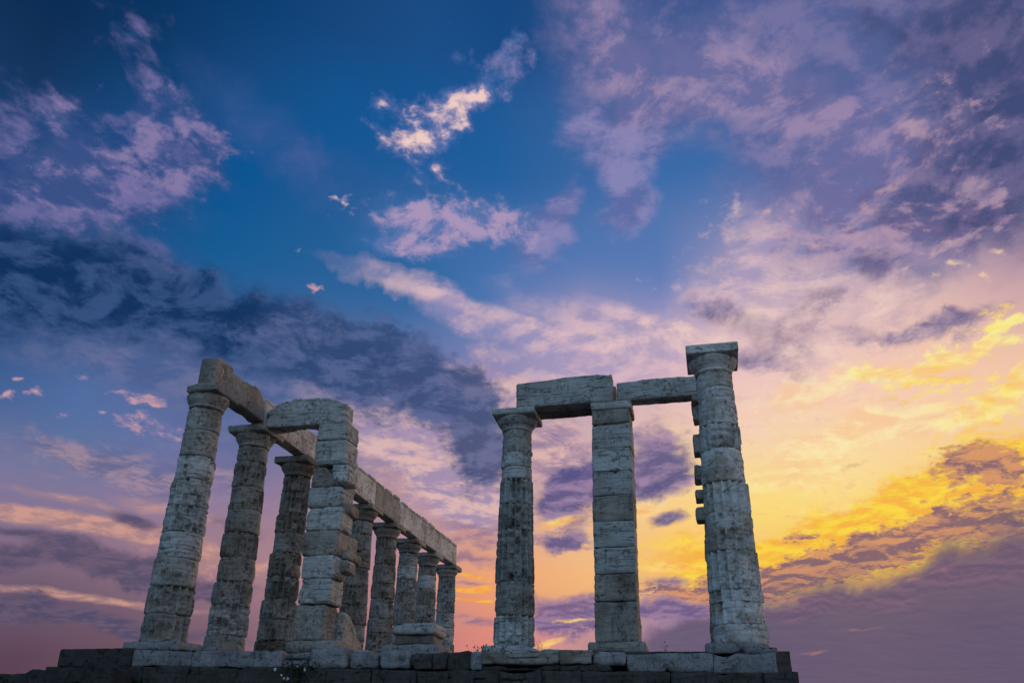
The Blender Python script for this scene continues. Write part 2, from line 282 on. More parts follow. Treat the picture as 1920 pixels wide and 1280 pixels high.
def box_surface(dims, step):
    """welded surface grid of a box, centred, with about one vertex per step"""
    hx, hy, hz = [d / 2 for d in dims]; n = [max(3, min(60, int(round(d / step)))) for d in dims]
    gx, gy, gz = [np.linspace(-h, h, k + 1) for h, k in zip((hx, hy, hz), n)]
    idx = {}; V = []; F = []
    def vid(i, j, k):
        q = (i, j, k)
        if q not in idx: idx[q] = len(V); V.append((gx[i], gy[j], gz[k]))
        return idx[q]
    for i in range(n[0]):
        for j in range(n[1]):
            F.append((vid(i, j, 0), vid(i, j + 1, 0), vid(i + 1, j + 1, 0), vid(i + 1, j, 0)))
            F.append((vid(i, j, n[2]), vid(i + 1, j, n[2]), vid(i + 1, j + 1, n[2]), vid(i, j + 1, n[2])))
    for i in range(n[0]):
        for k in range(n[2]):
            F.append((vid(i, 0, k), vid(i + 1, 0, k), vid(i + 1, 0, k + 1), vid(i, 0, k + 1)))
            F.append((vid(i, n[1], k), vid(i, n[1], k + 1), vid(i + 1, n[1], k + 1), vid(i + 1, n[1], k)))
    for j in range(n[1]):
        for k in range(n[2]):
            F.append((vid(0, j, k), vid(0, j, k + 1), vid(0, j + 1, k + 1), vid(0, j + 1, k)))
            F.append((vid(n[0], j, k), vid(n[0], j + 1, k), vid(n[0], j + 1, k + 1), vid(n[0], j, k + 1)))
    return np.array(V), F

def stone(name, lo, hi, mat, parent=None, seed=1, rnd=0.04, rough=0.012, chip=0.05, strata=0.006, step=0.045, deform=None, keep=None):
    """a weathered block filling the box lo..hi (world coordinates; parents stay unrotated)"""
    lo = np.array(lo, float); hi = np.array(hi, float); c = (lo + hi) / 2; d = hi - lo
    V, F = box_surface(d, step); h = d / 2
    W = V + c
    rr = rnd * (0.55 + 0.9 * np.clip(fbm(W * 2.3, seed, 3) + 0.4, 0, 2)) + chip * sst(fbm(W * 3.1, seed + 5, 3), 0.12, 0.55)
    rr = np.minimum(rr, 0.48 * d.min())[:, None]
    q = np.clip(V, -h + rr, h - rr); dlt = V - q; L = np.linalg.norm(dlt, axis=1)[:, None]
    nrm = dlt / np.maximum(L, 1e-9)
    Pn = q + nrm * np.minimum(rr, L)
    dis = rough * fbm(W * 7.0, seed + 9, 4, 0.6) + 0.9 * rough * fbm(W * 2.0, seed + 3, 2)
    dis = dis + strata * vnoise(np.stack([W[:, 0] * 1.2, W[:, 1] * 1.2, W[:, 2] * 26 + 1.6 * fbm(W * 1.5, seed + 2, 2)], 1), seed + 21)
    dis = dis - 0.8 * chip * sst(fbm(W * 4.5, seed + 40, 3), 0.42, 0.7)
    Pn = Pn + nrm * dis[:, None]
    if deform is not None: Pn = deform(Pn + c, V / h) - c
    off = np.array(parent.location) if parent is not None else 0
    return link(name, Pn, F, mat, parent, tuple(c - off))

def lathe_ring(z, r, nt):
    t = np.arange(nt) * 2 * math.pi / nt
    return np.stack([r * np.cos(t), r * np.sin(t), np.full(nt, z)], 1)

def tube_faces(nz, nt):
    F = []
    for k in range(nz - 1):
        for i in range(nt):
            j = (i + 1) % nt
            F.append((k * nt + i, k * nt + j, (k + 1) * nt + j, (k + 1) * nt + i))
    F.append(tuple(range(nt - 1, -1, -1))); F.append(tuple((nz - 1) * nt + i for i in range(nt)))
    return F

FL = 16
def drum(parent, z0, z1, rad, cx, cy, seed, mat, flute=1.0, wear=0.5, nt=160, extra=0.0, notch=None, pit=0.5, bevel=.8):
    """one drum of a fluted shaft between heights z0 and z1 (relative to parent), weathered"""
    h = z1 - z0; nz = max(9, int(h / 0.026))
    zz = np.concatenate([[0, .012, .03], np.linspace(.055, h - .055, nz), [h - .03, h - .012, h]]) + z0
    th = np.arange(nt) * 2 * math.pi / nt
    T, Z = np.meshgrid(th, zz)
    T = T.ravel(); Z = Z.ravel()
    R = np.array([rad(z) for z in zz]).repeat(nt) * (1 + extra)
    W = np.stack([np.cos(T) * 0.5, np.sin(T) * 0.5, Z], 1) + seed * 3.71
    fr = (T / (2 * math.pi) * FL + 0.5) % 1.0
    prof = 1 - np.abs(2 * fr - 1) ** 2.8
    keepm = sst(fbm(W * np.array([2.2, 2.2, 3.0]), seed, 3) * 1.1 + 0.5 - wear, -0.12, 0.16)      # where the flutes survive
    pock = sst(fbm(W * np.array([7, 7, 9.0]), seed + 4, 3) + 0.30 - 0.5 * wear, -0.05, 0.25)       # pits inside them
    fid = np.floor(T / (2 * math.pi) * FL + 0.5) % FL
    cell = vnoise(np.stack([fid * 7.31 + seed, Z * (5.5 + 3 * ((seed * 37) % 10) / 10), Z * 0 + seed * 1.7], 1), seed + 31)      # flutes eaten out cell by cell
    cm = sst(cell + 0.45 * fbm(W * 6, seed + 4, 3), -0.05, 0.14)
    dep = 0.084 * flute * (keepm * prof * (0.45 + 0.55 * pock) + (1 - keepm) * 0.25) + 0.085 * flute * pit * keepm * cm * sst(prof, .35, .75)
    edge = np.minimum(Z - z0, z1 - Z)
    en = 0.5 + 0.9 * np.clip(fbm(W * np.array([3.2, 3.2, 1.0]), seed + 8, 3) + 0.35, 0, 1.5)
    bev = (0.034 if pit < 2 else .02) * bevel * en * np.exp(-(edge / 0.022) ** 2) + 0.060 * sst(fbm(W * 2.6, seed + 15, 3), 0.15, 0.5) * np.exp(-(edge / 0.065) ** 2) * bevel
    lay = 0.011 * vnoise(np.stack([W[:, 0] * 1.5, W[:, 1] * 1.5, W[:, 2] * 24 + fbm(W * 2, seed, 2) * 1.5], 1), seed + 2)
    gouge = 0.055 * sst(fbm(W * np.array([3.5, 3.5, 4.5]), seed + 22, 3), 0.36, 0.60) * bevel
    r = R - dep - bev - gouge + lay * (1 - 0.5 * keepm) + 0.010 * bevel * fbm(W * 2.4, seed + 6, 2) + 0.006 * fbm(W * 11, seed + 7, 3)
    if notch is not None: r = notch(T, Z, r)
    V = np.stack([r * np.cos(T), r * np.sin(T), Z - z0], 1)
    d = link('drum', V, tube_faces(len(zz), nt), mat, parent, (cx, cy, z0))
    # dark patches, flute cell by flute cell, where the fluting survives
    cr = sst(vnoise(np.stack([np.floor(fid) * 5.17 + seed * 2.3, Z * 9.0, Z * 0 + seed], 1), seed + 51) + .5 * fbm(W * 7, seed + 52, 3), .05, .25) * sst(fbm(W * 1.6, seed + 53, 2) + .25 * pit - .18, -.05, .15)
    at = d.data.attributes.new('dark_cell', 'FLOAT', 'POINT'); at.data.foreach_set('value', np.clip(cr * keepm, 0, 1).astype(np.float32))
    return d

def column(label, X0, X1, Y, zb, zt, joints, seed, mats, wear=0.5, flute=1.0, r0=0.52, r1=0.395, ab=0.55, abh=0.20, ech=0.34, crisp=False, group=None, broken=None, notch=None, pits=None, bev=.75, name='doric_column'):
    t = thing(name, label, 'column', (X0, Y, zb), group)
    H = zt - zb; neck = H - abh - ech
    rng = random.Random(seed)
    def rad(z):
        u = min(max(z / neck, 0), 1); return r0 + (r1 - r0) * (u ** 1.12)
    js = [0.0] + sorted(j - zb for j in joints if 0.2 < j - zb < neck - 0.15) + [neck]
    lean = (X1 - X0) / H
    for i, (a, b) in enumerate(zip(js[:-1], js[1:])):
        m = mats[rng.randrange(len(mats))]
        w = wear[min(i, len(wear) - 1)] if isinstance(wear, list) else wear + rng.uniform(-0.38, 0.38)
        pt = pits[min(i, len(pits) - 1)] if pits else rng.uniform(.3, 1.1)
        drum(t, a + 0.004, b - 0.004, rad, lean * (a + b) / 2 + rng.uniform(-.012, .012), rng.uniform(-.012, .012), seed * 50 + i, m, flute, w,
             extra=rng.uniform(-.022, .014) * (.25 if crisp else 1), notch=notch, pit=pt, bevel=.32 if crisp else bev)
    # capital: echinus with its annulets, and the abacus on it
    nt = 96; cxx = lean * (H - 0.2)
    prof = [(neck + .003, r1 - .02), (neck + .03, r1 - .005), (neck + .075, r1 + .004), (neck + .082, r1 - .012), (neck + .095, r1 - .012), (neck + .10, r1 + .012), (neck + .115, r1 + .012), (neck + .12, r1 + .0), (neck + .132, r1 + .016)]
    for k in range(1, 9):
        u = k / 8; prof.append((neck + .132 + (ech - .132 - .006) * (u ** 1.0), r1 + .016 + (ab - .03 - r1 - .016) * (math.sin(u * math.pi / 2) ** 0.85 if u < 1 else 1) * 1.0))
    prof.append((neck + ech - .004, ab - .06))
    V = np.concatenate([lathe_ring(z - neck, r, nt) for z, r in prof])
    amp = 0.25 if crisp else 1.0
    W = V + seed * 2.3
    rr = np.linalg.norm(V[:, :2], axis=1)
    g = amp * (0.018 * fbm(W * 4, seed + 3, 4, 0.6) - 0.10 * sst(fbm(W * 2.2, seed + 11, 3), 0.22, 0.62) * sst(V[:, 2], 0.08, 0.3)) + 0.004 * fbm(W * 14, seed, 2)
    V[:, :2] *= (1 + g / np.maximum(rr, .05))[:, None]
    cap = link('capital', V, tube_faces(len(prof), nt), mats[0], t, (cxx, 0, neck))
    def df(Pw, u):
        if broken is None: return Pw
        return broken(Pw, u)
    a_lo = (X0 + cxx - ab, Y - ab, zt - abh + .001); a_hi = (X0 + cxx + ab, Y + ab, zt - .001)
    A = stone('abacus', a_lo, a_hi, mats[0], None, seed + 77, 0.010 if crisp else .028, .003 if crisp else .012, .006 if crisp else .07, .002 if crisp else .006, 0.04, deform=df)
    A.parent = cap; A.location = Vector(A.location) - Vector((X0 + cxx, Y, zb + neck))
    return t

# ------------------------------------------------------------------ materials
def new_mat(name):
    m = bpy.data.materials.new(name); m.use_nodes = True
    return m, m.node_tree, m.node_tree.nodes['Principled BSDF']
def rgb(c): return (c[0], c[1], c[2], 1)
def stone_mat(name, pale, mid, dark, stain, stain_amt=0.5, speck=0.0, streak=0.5, bump=0.9):
    m, nt, bs = new_mat(name); nn = nt.nodes.new; L = nt.links.new
    tcn = nn('ShaderNodeTexCoord'); oi = nn('ShaderNodeObjectInfo')
    sc = nn('ShaderNodeMath'); sc.operation = 'MULTIPLY'; L(oi.outputs['Random'], sc.inputs[0]); sc.inputs[1].default_value = 37.0
    ad = nn('ShaderNodeVectorMath'); ad.operation = 'ADD'; L(tcn.outputs['Object'], ad.inputs[0]); L(sc.outputs[0], ad.inputs[1])
    def nz(scale, det, ro, vec=None, dist=0.0):
        n = nn('ShaderNodeTexNoise'); L(vec or ad.outputs[0], n.inputs['Vector']); n.inputs['Scale'].default_value = scale
        n.inputs['Detail'].default_value = det; n.inputs['Roughness'].default_value = ro; n.inputs['Distortion'].default_value = dist
        return n.outputs[0]
    def mp(vec, s):
        n = nn('ShaderNodeMapping'); L(vec, n.inputs[0]); n.inputs['Scale'].default_value = s; return n.outputs[0]
    def rng(x, a, b, lo=0.0, hi=1.0):
        n = nn('ShaderNodeMapRange'); n.interpolation_type = 'SMOOTHSTEP'; L(x, n.inputs[0])
        for i, v in enumerate((a, b, lo, hi)): n.inputs[i + 1].default_value = v
        return n.outputs[0]
    def mix(f, a, b, bt='MIX'):
        n = nn('ShaderNodeMix'); n.data_type = 'RGBA'; n.blend_type = bt
        if isinstance(f, float): n.inputs[0].default_value = f
        else: L(f, n.inputs[0])
        for i, v in ((6, a), (7, b)):
            if isinstance(v, tuple): n.inputs[i].default_value = rgb(v)
            else: L(v, n.inputs[i])
        return n.outputs[2]
    def mul(a, k):
        n = nn('ShaderNodeMath'); n.operation = 'MULTIPLY'; L(a, n.inputs[0])
        if isinstance(k, float): n.inputs[1].default_value = k
        else: L(k, n.inputs[1])
        return n.outputs[0]
    base = mix(rng(nz(3.0, 6, .62), .33, .66), mid, pale)
    grain = nz(26, 5, .7)
    base = mix(rng(grain, .52, .72, 0, .55), base, dark)
    bands = nz(1.0, 6, .6, mp(ad.outputs[0], (1.6, 1.6, 20)), .4)
    base = mix(rng(bands, .50, .70, 0, streak), base, dark)
    veins = nz(1.0, 4, .6, mp(ad.outputs[0], (2.5, 2.5, 42)), .8)
    base = mix(rng(veins, .58, .66, 0, streak * .8), base, tuple(x * 0.6 for x in dark))
    st = nz(1.5, 6, .62)
    fine = nz(11, 6, .68)
    base = mix(mul(rng(st, .48, .64), stain_amt), base, stain)
    base = mix(mul(mul(rng(fine, .50, .62), rng(nz(2.2, 4, .6), .42, .58)), 0.75), base, tuple(x * 0.42 for x in dark))
    drip = nz(1.0, 5, .6, mp(ad.outputs[0], (9, 9, 0.9)), .3)
    base = mix(mul(rng(drip, .55, .7), 0.35), base, tuple(x * 0.5 for x in dark))
    lich = nz(7.5, 7, .72)
    base = mix(rng(lich, .60, .68, 0, .55), base, tuple(min(1, x * 1.25) for x in pale))
    if speck > 0:
        vo = nn('ShaderNodeTexVoronoi'); L(mp(ad.outputs[0], (1, 1, 1)), vo.inputs['Vector']); vo.inputs['Scale'].default_value = 16; vo.inputs['Randomness'].default_value = 1
        base = mix(mul(mul(rng(vo.outputs['Distance'], .34, .12), rng(nz(8, 4, .6), .45, .6)), speck), base, tuple(x * 0.3 for x in dark))
        base = mix(mul(rng(nz(40, 3, .7), .56, .66), speck * .8), base, tuple(min(1, x * 1.35) for x in pale))
    ca = nn('ShaderNodeAttribute'); ca.attribute_name = 'dark_cell'
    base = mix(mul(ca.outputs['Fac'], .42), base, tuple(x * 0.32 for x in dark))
    vr = nn('ShaderNodeHueSaturation'); L(base, vr.inputs['Color']); L(rng(oi.outputs['Random'], 0, 1, .86, 1.10), vr.inputs['Value'])
    L(vr.outputs[0], bs.inputs['Base Color'])
    bs.inputs['Roughness'].default_value = 0.92
    bs.inputs['Specular IOR Level'].default_value = 0.15
    b1 = nn('ShaderNodeBump'); b1.inputs['Strength'].default_value = bump; b1.inputs['Distance'].default_value = 0.03; L(nz(14, 8, .68), b1.inputs['Height'])
    b2 = nn('ShaderNodeBump'); b2.inputs['Strength'].default_value = bump * .8; b2.inputs['Distance'].default_value = 0.02; L(bands, b2.inputs['Height']); L(b1.outputs[0], b2.inputs['Normal'])
    b3 = nn('ShaderNodeBump'); b3.inputs['Strength'].default_value = bump * .7; b3.inputs['Distance'].default_value = 0.008; L(nz(60, 5, .7), b3.inputs['Height']); L(b2.outputs[0], b3.inputs['Normal'])
    L(b3.outputs[0], bs.inputs['Normal'])
    return m
MARBLE = stone_mat('dimmed_weathered_marble', (.47, .475, .46), (.325, .33, .32), (.11, .105, .10), (.14, .12, .095), .6)  # weathered tones; albedo also lowered to paint the dimmer light at the left
MARBLE_GREY = stone_mat('grey_banded_marble', (.62, .655, .665), (.45, .475, .485), (.15, .155, .16), (.20, .18, .155), .35, 0, .95)
MARBLE_WARM = stone_mat('dimmed_brown_stained_marble', (.43, .415, .385), (.29, .275, .25), (.08, .073, .065), (.11, .09, .068), .7)  # brown staining, plus a lowered albedo painting the left side's dimmer light
MARBLE_CLEAN = stone_mat('pale_marble', (.78, .79, .79), (.60, .61, .61), (.23, .22, .205), (.30, .235, .17), .75, 0, .6, .85)
LICHEN = stone_mat('lichen_speckled_stone', (.34, .35, .375), (.21, .215, .235), (.07, .07, .078), (.20, .18, .17), .35, .75, .25, 1.0)
STEP = stone_mat('worn_shaded_step_stone', (.105, .105, .105), (.068, .068, .066), (.03, .029, .027), (.05, .04, .03), .5, .4, .5, 1.0)  # worn stone, its albedo lowered to paint in the overhang shadow on lower courses
CORNER_SHADE = stone_mat('corner_shade_stone', (.085, .085, .085), (.05, .05, .052), (.02, .02, .02), (.03, .028, .025), .5, .3, .3, 1.0)  # near-black albedo paints in the vignette and shadow of the lower left corner

def plain_mat(name, c1, c2, scale=12, rough=.9):
    m, nt, bs = new_mat(name); n = nt.nodes.new('ShaderNodeTexNoise'); n.inputs['Scale'].default_value = scale; n.inputs['Detail'].default_value = 5
    r = nt.nodes.new('ShaderNodeValToRGB'); r.color_ramp.elements[0].position = .35; r.color_ramp.elements[0].color = rgb(c1)
    r.color_ramp.elements[1].position = .65; r.color_ramp.elements[1].color = rgb(c2)
    nt.links.new(n.outputs[0], r.inputs[0]); nt.links.new(r.outputs[0], bs.inputs['Base Color']); bs.inputs['Roughness'].default_value = rough
    return m
EARTH = plain_mat('dry_earth', (.10, .085, .06), (.19, .16, .115), 1.2)
DRY = plain_mat('dry_grass', (.10, .075, .045), (.20, .15, .08), 30)
LEAF = plain_mat('dark_leaf', (.018, .03, .012), (.05, .075, .03), 20)
PETAL = plain_mat('pale_petal', (.60, .58, .62), (.75, .74, .78), 40)

# ------------------------------------------------------------------ ground
gx = np.concatenate([-np.geomspace(6000, 40, 22), np.linspace(-36, 50, 60), np.geomspace(56, 6000, 22)])
gy = np.concatenate([-np.geomspace(6000, 36, 22), np.linspace(-32, 44, 54), np.geomspace(50, 6000, 22)])
GX, GY = np.meshgrid(gx, gy); Pg = np.stack([GX.ravel(), GY.ravel(), np.zeros(GX.size)], 1)
Pg[:, 2] = -3.75 + 0.14 * fbm(Pg * .35, 3, 4) - np.clip((np.hypot(Pg[:, 0] - 6, Pg[:, 1] - 8) - 45) * .03, 0, 6)
nx = len(gx)
fg = [(j * nx + i, j * nx + i + 1, (j + 1) * nx + i + 1, (j + 1) * nx + i) for j in range(len(gy) - 1) for i in range(nx - 1)]
g = link('ground', Pg, fg, EARTH); g['kind'] = 'structure'

# ------------------------------------------------------------------ platform
def ztop(x): return -0.185 - 0.0160 * (x + 0.3)
plat = thing('temple_platform', 'long stepped stone platform carrying all the columns along the bottom edge', 'platform', (5, 0, -3.7))
FX = [-0.24, 1.17, 3.24]                       # front course, joint by joint as in the photograph
def worn(P, u):
    P = P.copy(); up = (u[:, 2] > .3)
    P[:, 2] += up * (.030 * fbm(P * np.array([1.7, 1.7, 0]), 61, 3) - .05 * sst(fbm(P * np.array([2.6, 2.6, 0]), 62, 3), .15, .5))
    P[:, 1] += (u[:, 1] < -.9) * .05 * fbm(P * np.array([1.3, 0, 1.3]), 63, 3); return P
def course(xs, y0, y1, zt, zb, mats, seed, nm, **kw):
    for i, (a, b) in enumerate(zip(xs[:-1], xs[1:])):
        top = zt((a + b) / 2) if callable(zt) else zt; bot = zb((a + b) / 2) if callable(zb) else zb
        rng = random.Random(seed * 13 + i)
        k = dict(rnd=.02, rough=.020, chip=.09, strata=.006, step=.04, deform=worn); k.update(kw)
        stone(nm, (a + .003, y0 + rng.uniform(-.02, .02), bot + .004), (b - .003, y1, top + rng.uniform(-.008, .008)), mats[rng.randrange(len(mats))], plat, seed * 100 + i, **k)
course([-0.24, 0.62, 1.17, 2.2, 3.24], -.65, .6, ztop, lambda x: ztop(x) - .335, [LICHEN], 1, 'step_block')
# worn rocks of the same course under the left pier
for i, (a, b, t0, t1, yy) in enumerate([(3.25, 3.82, -.42, -.585, -.66), (3.28, 3.79, -.25, -.405, -.50), (3.84, 4.66, -.185, -.60, -.74), (4.67, 5.30, -.285, -.60, -.66), (5.34, 5.98, -.255, -.61, -.70)]):
    stone('step_rock', (a, yy, t1), (b, .5, t0), LICHEN, plat, 300 + i * 7, .11, .035, .12, .004, .04)
course([5.99, 6.42, 6.72, 7.17, 7.44], -.65, .6, ztop, lambda x: ztop(x) - .34, [LICHEN, STEP], 4, 'step_block')
course([7.45, 8.95, 9.56], -.80, .6, lambda x: ztop(x) + .03, lambda x: ztop(x) - .235, [MARBLE_WARM, MARBLE_WARM], 5, 'step_block', strata=.012)
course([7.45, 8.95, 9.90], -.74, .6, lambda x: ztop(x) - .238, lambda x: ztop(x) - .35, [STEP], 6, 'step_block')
stone('step_rock', (9.57, -.70, ztop(9.9) - .235), (10.17, .5, ztop(9.9) + .01), LICHEN, plat, 411, .05, .02, .12)
course([10.18, 11.74, 12.83], -.65, .6, ztop, lambda x: ztop(x) - .345, [LICHEN], 7, 'step_block')
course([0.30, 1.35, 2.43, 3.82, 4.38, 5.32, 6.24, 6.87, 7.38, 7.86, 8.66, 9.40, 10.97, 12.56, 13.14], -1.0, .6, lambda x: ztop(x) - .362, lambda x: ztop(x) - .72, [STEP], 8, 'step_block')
course([-2.1, 0.29], -.98, .6, lambda x: ztop(x) - .362, lambda x: ztop(x) - .72, [CORNER_SHADE], 9, 'step_block')
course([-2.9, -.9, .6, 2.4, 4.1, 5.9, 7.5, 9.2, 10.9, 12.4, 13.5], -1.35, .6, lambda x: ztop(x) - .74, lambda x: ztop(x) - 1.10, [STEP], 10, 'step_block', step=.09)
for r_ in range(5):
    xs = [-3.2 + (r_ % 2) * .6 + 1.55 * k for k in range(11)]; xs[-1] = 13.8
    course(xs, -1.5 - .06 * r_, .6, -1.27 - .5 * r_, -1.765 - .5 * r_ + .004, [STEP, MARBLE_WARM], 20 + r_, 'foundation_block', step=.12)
# the floor behind the front course, and the far flank
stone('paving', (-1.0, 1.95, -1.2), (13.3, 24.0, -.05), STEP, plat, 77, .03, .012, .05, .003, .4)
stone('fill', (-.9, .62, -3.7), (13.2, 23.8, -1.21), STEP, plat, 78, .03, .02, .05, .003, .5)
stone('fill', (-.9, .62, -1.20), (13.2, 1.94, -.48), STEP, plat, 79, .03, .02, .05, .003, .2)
# pads directly under the nearest columns
stone('base_pad', (-.62, -.60, -.19), (.78, .62, .01), LICHEN, plat, 81, .07, .022, .12)
stone('base_pad', (.80, -.45, -.21), (1.55, .40, -.115), LICHEN, plat, 82, .07, .02, .1)
stone('base_pad', (11.60, -.62, -.385), (12.86, .62, -.19), LICHEN, plat, 83, .05, .02, .12, deform=lambda P, u: np.stack([P[:, 0], P[:, 1], P[:, 2] - .10 * sst(P[:, 0], 12.3, 12.9) * (u[:, 2] > 0)], 1))
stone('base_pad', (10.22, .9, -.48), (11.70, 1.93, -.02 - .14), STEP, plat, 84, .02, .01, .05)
# blocks of the same line running out of the column rows at the left
tag(stone('stone_block', (-2.11, -.62, -.515), (-.27, .6, -.135), CORNER_SHADE, None, 85, .025, .01, .05), 'vignette-darkened oblong block jutting left beyond the leftmost column', 'stone block')
tag(stone('stone_ledge', (-4.6, -.60, -1.10), (-2.13, .6, -.555), CORNER_SHADE, None, 86, .10, .04, .15, deform=lambda P, u: np.stack([P[:, 0], P[:, 1], P[:, 2] - .09 * sst(-P[:, 0], 2.75, 3.0) * (u[:, 2] > 0)], 1)), 'low black rock ledge at the bottom left corner', 'rock ledge')
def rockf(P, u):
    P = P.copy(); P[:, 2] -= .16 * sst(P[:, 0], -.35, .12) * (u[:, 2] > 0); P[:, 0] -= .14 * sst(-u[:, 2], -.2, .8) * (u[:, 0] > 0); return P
tag(stone('rock', (-.50, -1.75, -1.45), (.20, -1.08, -.47), CORNER_SHADE, None, 87, .09, .045, .12, deform=rockf), 'jagged pitch-dark rock in front of the step, below the leftmost column', 'rock')

# ------------------------------------------------------------------ columns
GS = 'columns of the long receding row'
M1 = [MARBLE, MARBLE_GREY, MARBLE]; M2 = [MARBLE, MARBLE_WARM, MARBLE_GREY]; M3 = [MARBLE_WARM, MARBLE]
S_ = 2.522
def brokA(P, u):            # the front left corner of this abacus is gone
    P = P.copy(); m = sst(-u[:, 0], -.1, .9) * sst(-u[:, 1] * .6 - u[:, 0] * .6, -.1, .8)
    P[:, 0] += .17 * m; P[:, 2] -= .05 * m * (u[:, 2] > 0); P[:, 0] += .10 * sst(-u[:, 0], .5, 1); return P
column('leftmost column, worn round at the top with a broken capital', -.045, .10, 0, .0, 6.06, [.624, 1.231, 1.853, 2.455, 3.083, 3.715, 4.295, 4.944], 1, M1, [.25, .15, .75, .95, .3, .35, .55, .9, .95], pits=[.5, 1.2, .3, .2, 1.0, .9, .5, .2, .2], ab=.53, r1=.41, group=GS, broken=brokA)
column('second column from the left, its wide capital under two beams', -.075, -.01, S_, -.05, 5.99, [.497, 1.225, 1.823, 2.435, 3.088, 3.685, 4.324, 5.022], 2, M2, [.5, .0, .45, .6, .15, .7, .45, .5, .6], pits=[.2, 1.0, .9, .6, .5, .7, 1.0, .8, .3], group=GS, r1=.405)
column('third column from the left, dark stained, just left of the stacked stone pier', -.13, .03, 2 * S_, -.05, 5.98, [.685, 1.261, 1.817, 2.445, 3.131, 3.722, 4.309, 4.955], 3, M3, [.0, .1, .0, .2, .4, .6, .2, .15, .1], pits=[1.0, .8, 1.3, 1.0, .9, .4, 1.1, 1.0, 1.2], group=GS)
column('column almost wholly hidden behind the stacked stone pier', -.10, -.02, 3 * S_, -.05, 5.96, [.6, 1.25, 1.9, 2.5, 3.2, 3.8, 4.4, 5.0], 4, M3, .45, group=GS)
column('first column showing right of the stacked stone pier, partly behind it', -.12, 0.0, 4 * S_, -.05, 5.96, [.65, 1.3, 1.85, 2.5, 3.1, 3.75, 4.35, 4.95], 5, M3, .35, group=GS)
column('second column right of the stacked stone pier, sky on both its sides', -.09, -.06, 5 * S_, -.05, 5.96, [.6, 1.22, 1.9, 2.42, 3.15, 3.7, 4.4, 5.02], 6, M3, .40, group=GS)
column('slim far column rising behind the left end of the low stone stump', -.10, -.09, 6 * S_, -.05, 5.96, [.7, 1.3, 1.85, 2.55, 3.1, 3.8, 4.35, 4.9], 7, M2, .35, group=GS)
column('slim far column rising behind the right end of the low stone stump', -.10, -.12, 7 * S_, -.05, 5.96, [.6, 1.25, 1.95, 2.5, 3.2, 3.75, 4.4, 5.0], 8, M1, .35, group=GS)
column('farthest and smallest column at the far end of the long row', -.06, -.02, 8 * S_, -.05, 5.97, [.65, 1.3, 1.85, 2.45, 3.15, 3.8, 4.3, 4.95], 9, M1, .35, group=GS)
column('round fluted column in the middle, alone against the orange sky', 7.28, 7.29, 2.66, .175, 5.94, [.85, 1.622, 2.277, 2.883, 3.544, 4.167, 4.47, 4.818], 10, [MARBLE_GREY, MARBLE], [.12, .5, .05, .1, .05, .0, .95, .95, .75], pits=[.5, .3, 1.2, .8, 1.1, 1.4, .2, .2, .3], r0=.49, r1=.385, ab=.55, abh=.17, bev=.4, flute=1.25)
column('biggest and tallest column at the right, its clean square capital bare', 12.265, 12.17, 0, -.20, 5.90, [.172, .584, .814, 1.559, 2.331, 2.953, 3.639, 4.183, 4.764, 5.017], 11, [MARBLE_CLEAN], [.85, .5, .25, .2, .55, -.3, .95, .30, .9, .7, .95], pits=[.2, .5, .5, .3, .3, .0, .1, .1, .2, .4, .2], r0=.525, r1=.39, ab=.535, abh=.20, crisp=True, flute=1.2)
hid = column('notched column almost hidden behind the biggest right column', 12.22, 12.17, 2.6, -.05, 5.93, [.6, 1.3, 1.9, 2.5, 3.2, 3.8, 4.4, 5.0], 12, [MARBLE], .6, ab=.51)
for a_, b_, x_ in ((5.38, 5.73, 11.69), (4.55, 5.01, 11.64), (3.86, 4.25, 11.62), (3.41, 3.64, 11.61), (2.91, 3.22, 11.59)):
    stone('boss', (x_, 2.40, a_), (12.1, 2.85, b_), MARBLE, hid, int(a_ * 100), .04, .02, .12)

# ------------------------------------------------------------------ piers and stumps (stacked blocks)
def pier(label, zs, edges, y0, y1, seed, mats, name='stone_pier', rnd=.05, jit=.015, chip=.085):
    t = thing(name, label, 'pier', ((edges[0][0] + edges[0][1]) / 2, (y0 + y1) / 2, zs[0]))
    for i, (a, b) in enumerate(zip(zs[:-1], zs[1:])):
        x0, x1 = edges[i][:2]; ya = y0 + (edges[i][2] if len(edges[i]) > 2 else 0); yb = edges[i][3] if len(edges[i]) > 3 else y1
        rng = random.Random(seed + i)
        stone('block', (x0 + rng.uniform(-jit, jit), ya + rng.uniform(-jit, jit), a + .004), (x1 + rng.uniform(-jit, jit), yb, b - .004), mats[i % len(mats)], t, seed * 31 + i, rnd, .018, chip, .012, .045)
    return t
ps = pier('tall broken pier of stacked square blocks left of the middle', [.335, 1.196, 1.819, 2.39, 3.029, 3.64, 4.178], [(1.87, 2.72), (1.94, 2.80), (1.95, 2.83), (1.93, 2.86, 0, 3.42), (1.93, 2.87), (1.92, 2.87)], 2.2, 2.95, 40, [MARBLE_WARM, MARBLE_GREY, MARBLE_GREY], rnd=.055, jit=.03, chip=.15)
def wedge(P, u):
    P = P.copy(); P[:, 2] -= .34 * sst(P[:, 0], 2.25, 2.7) * (u[:, 2] * .5 + .5); return P
stone('block', (1.95, 2.22, 4.185), (2.66, 2.85, 4.70), MARBLE_WARM, ps, 990, .08, .03, .1, .008, .045, deform=wedge)
stone('block', (2.48, 2.26, 4.30), (2.92, 2.96, 4.77), MARBLE_GREY, ps, 991, .05, .02, .06, .008, .045)
stone('block', (2.00, 2.5, 4.62), (2.45, 2.95, 4.775), MARBLE, ps, 995, .05, .02, .05)
stone('block', (1.97, 2.2, 4.785), (2.83, 2.98, 5.45), MARBLE_GREY, ps, 992, .055, .016, .09, .014, .045)
stone('block', (1.975, 2.2, 5.46), (2.82, 3.02, 5.985), MARBLE_GREY, ps, 993, .075, .018, .10, .014, .045)
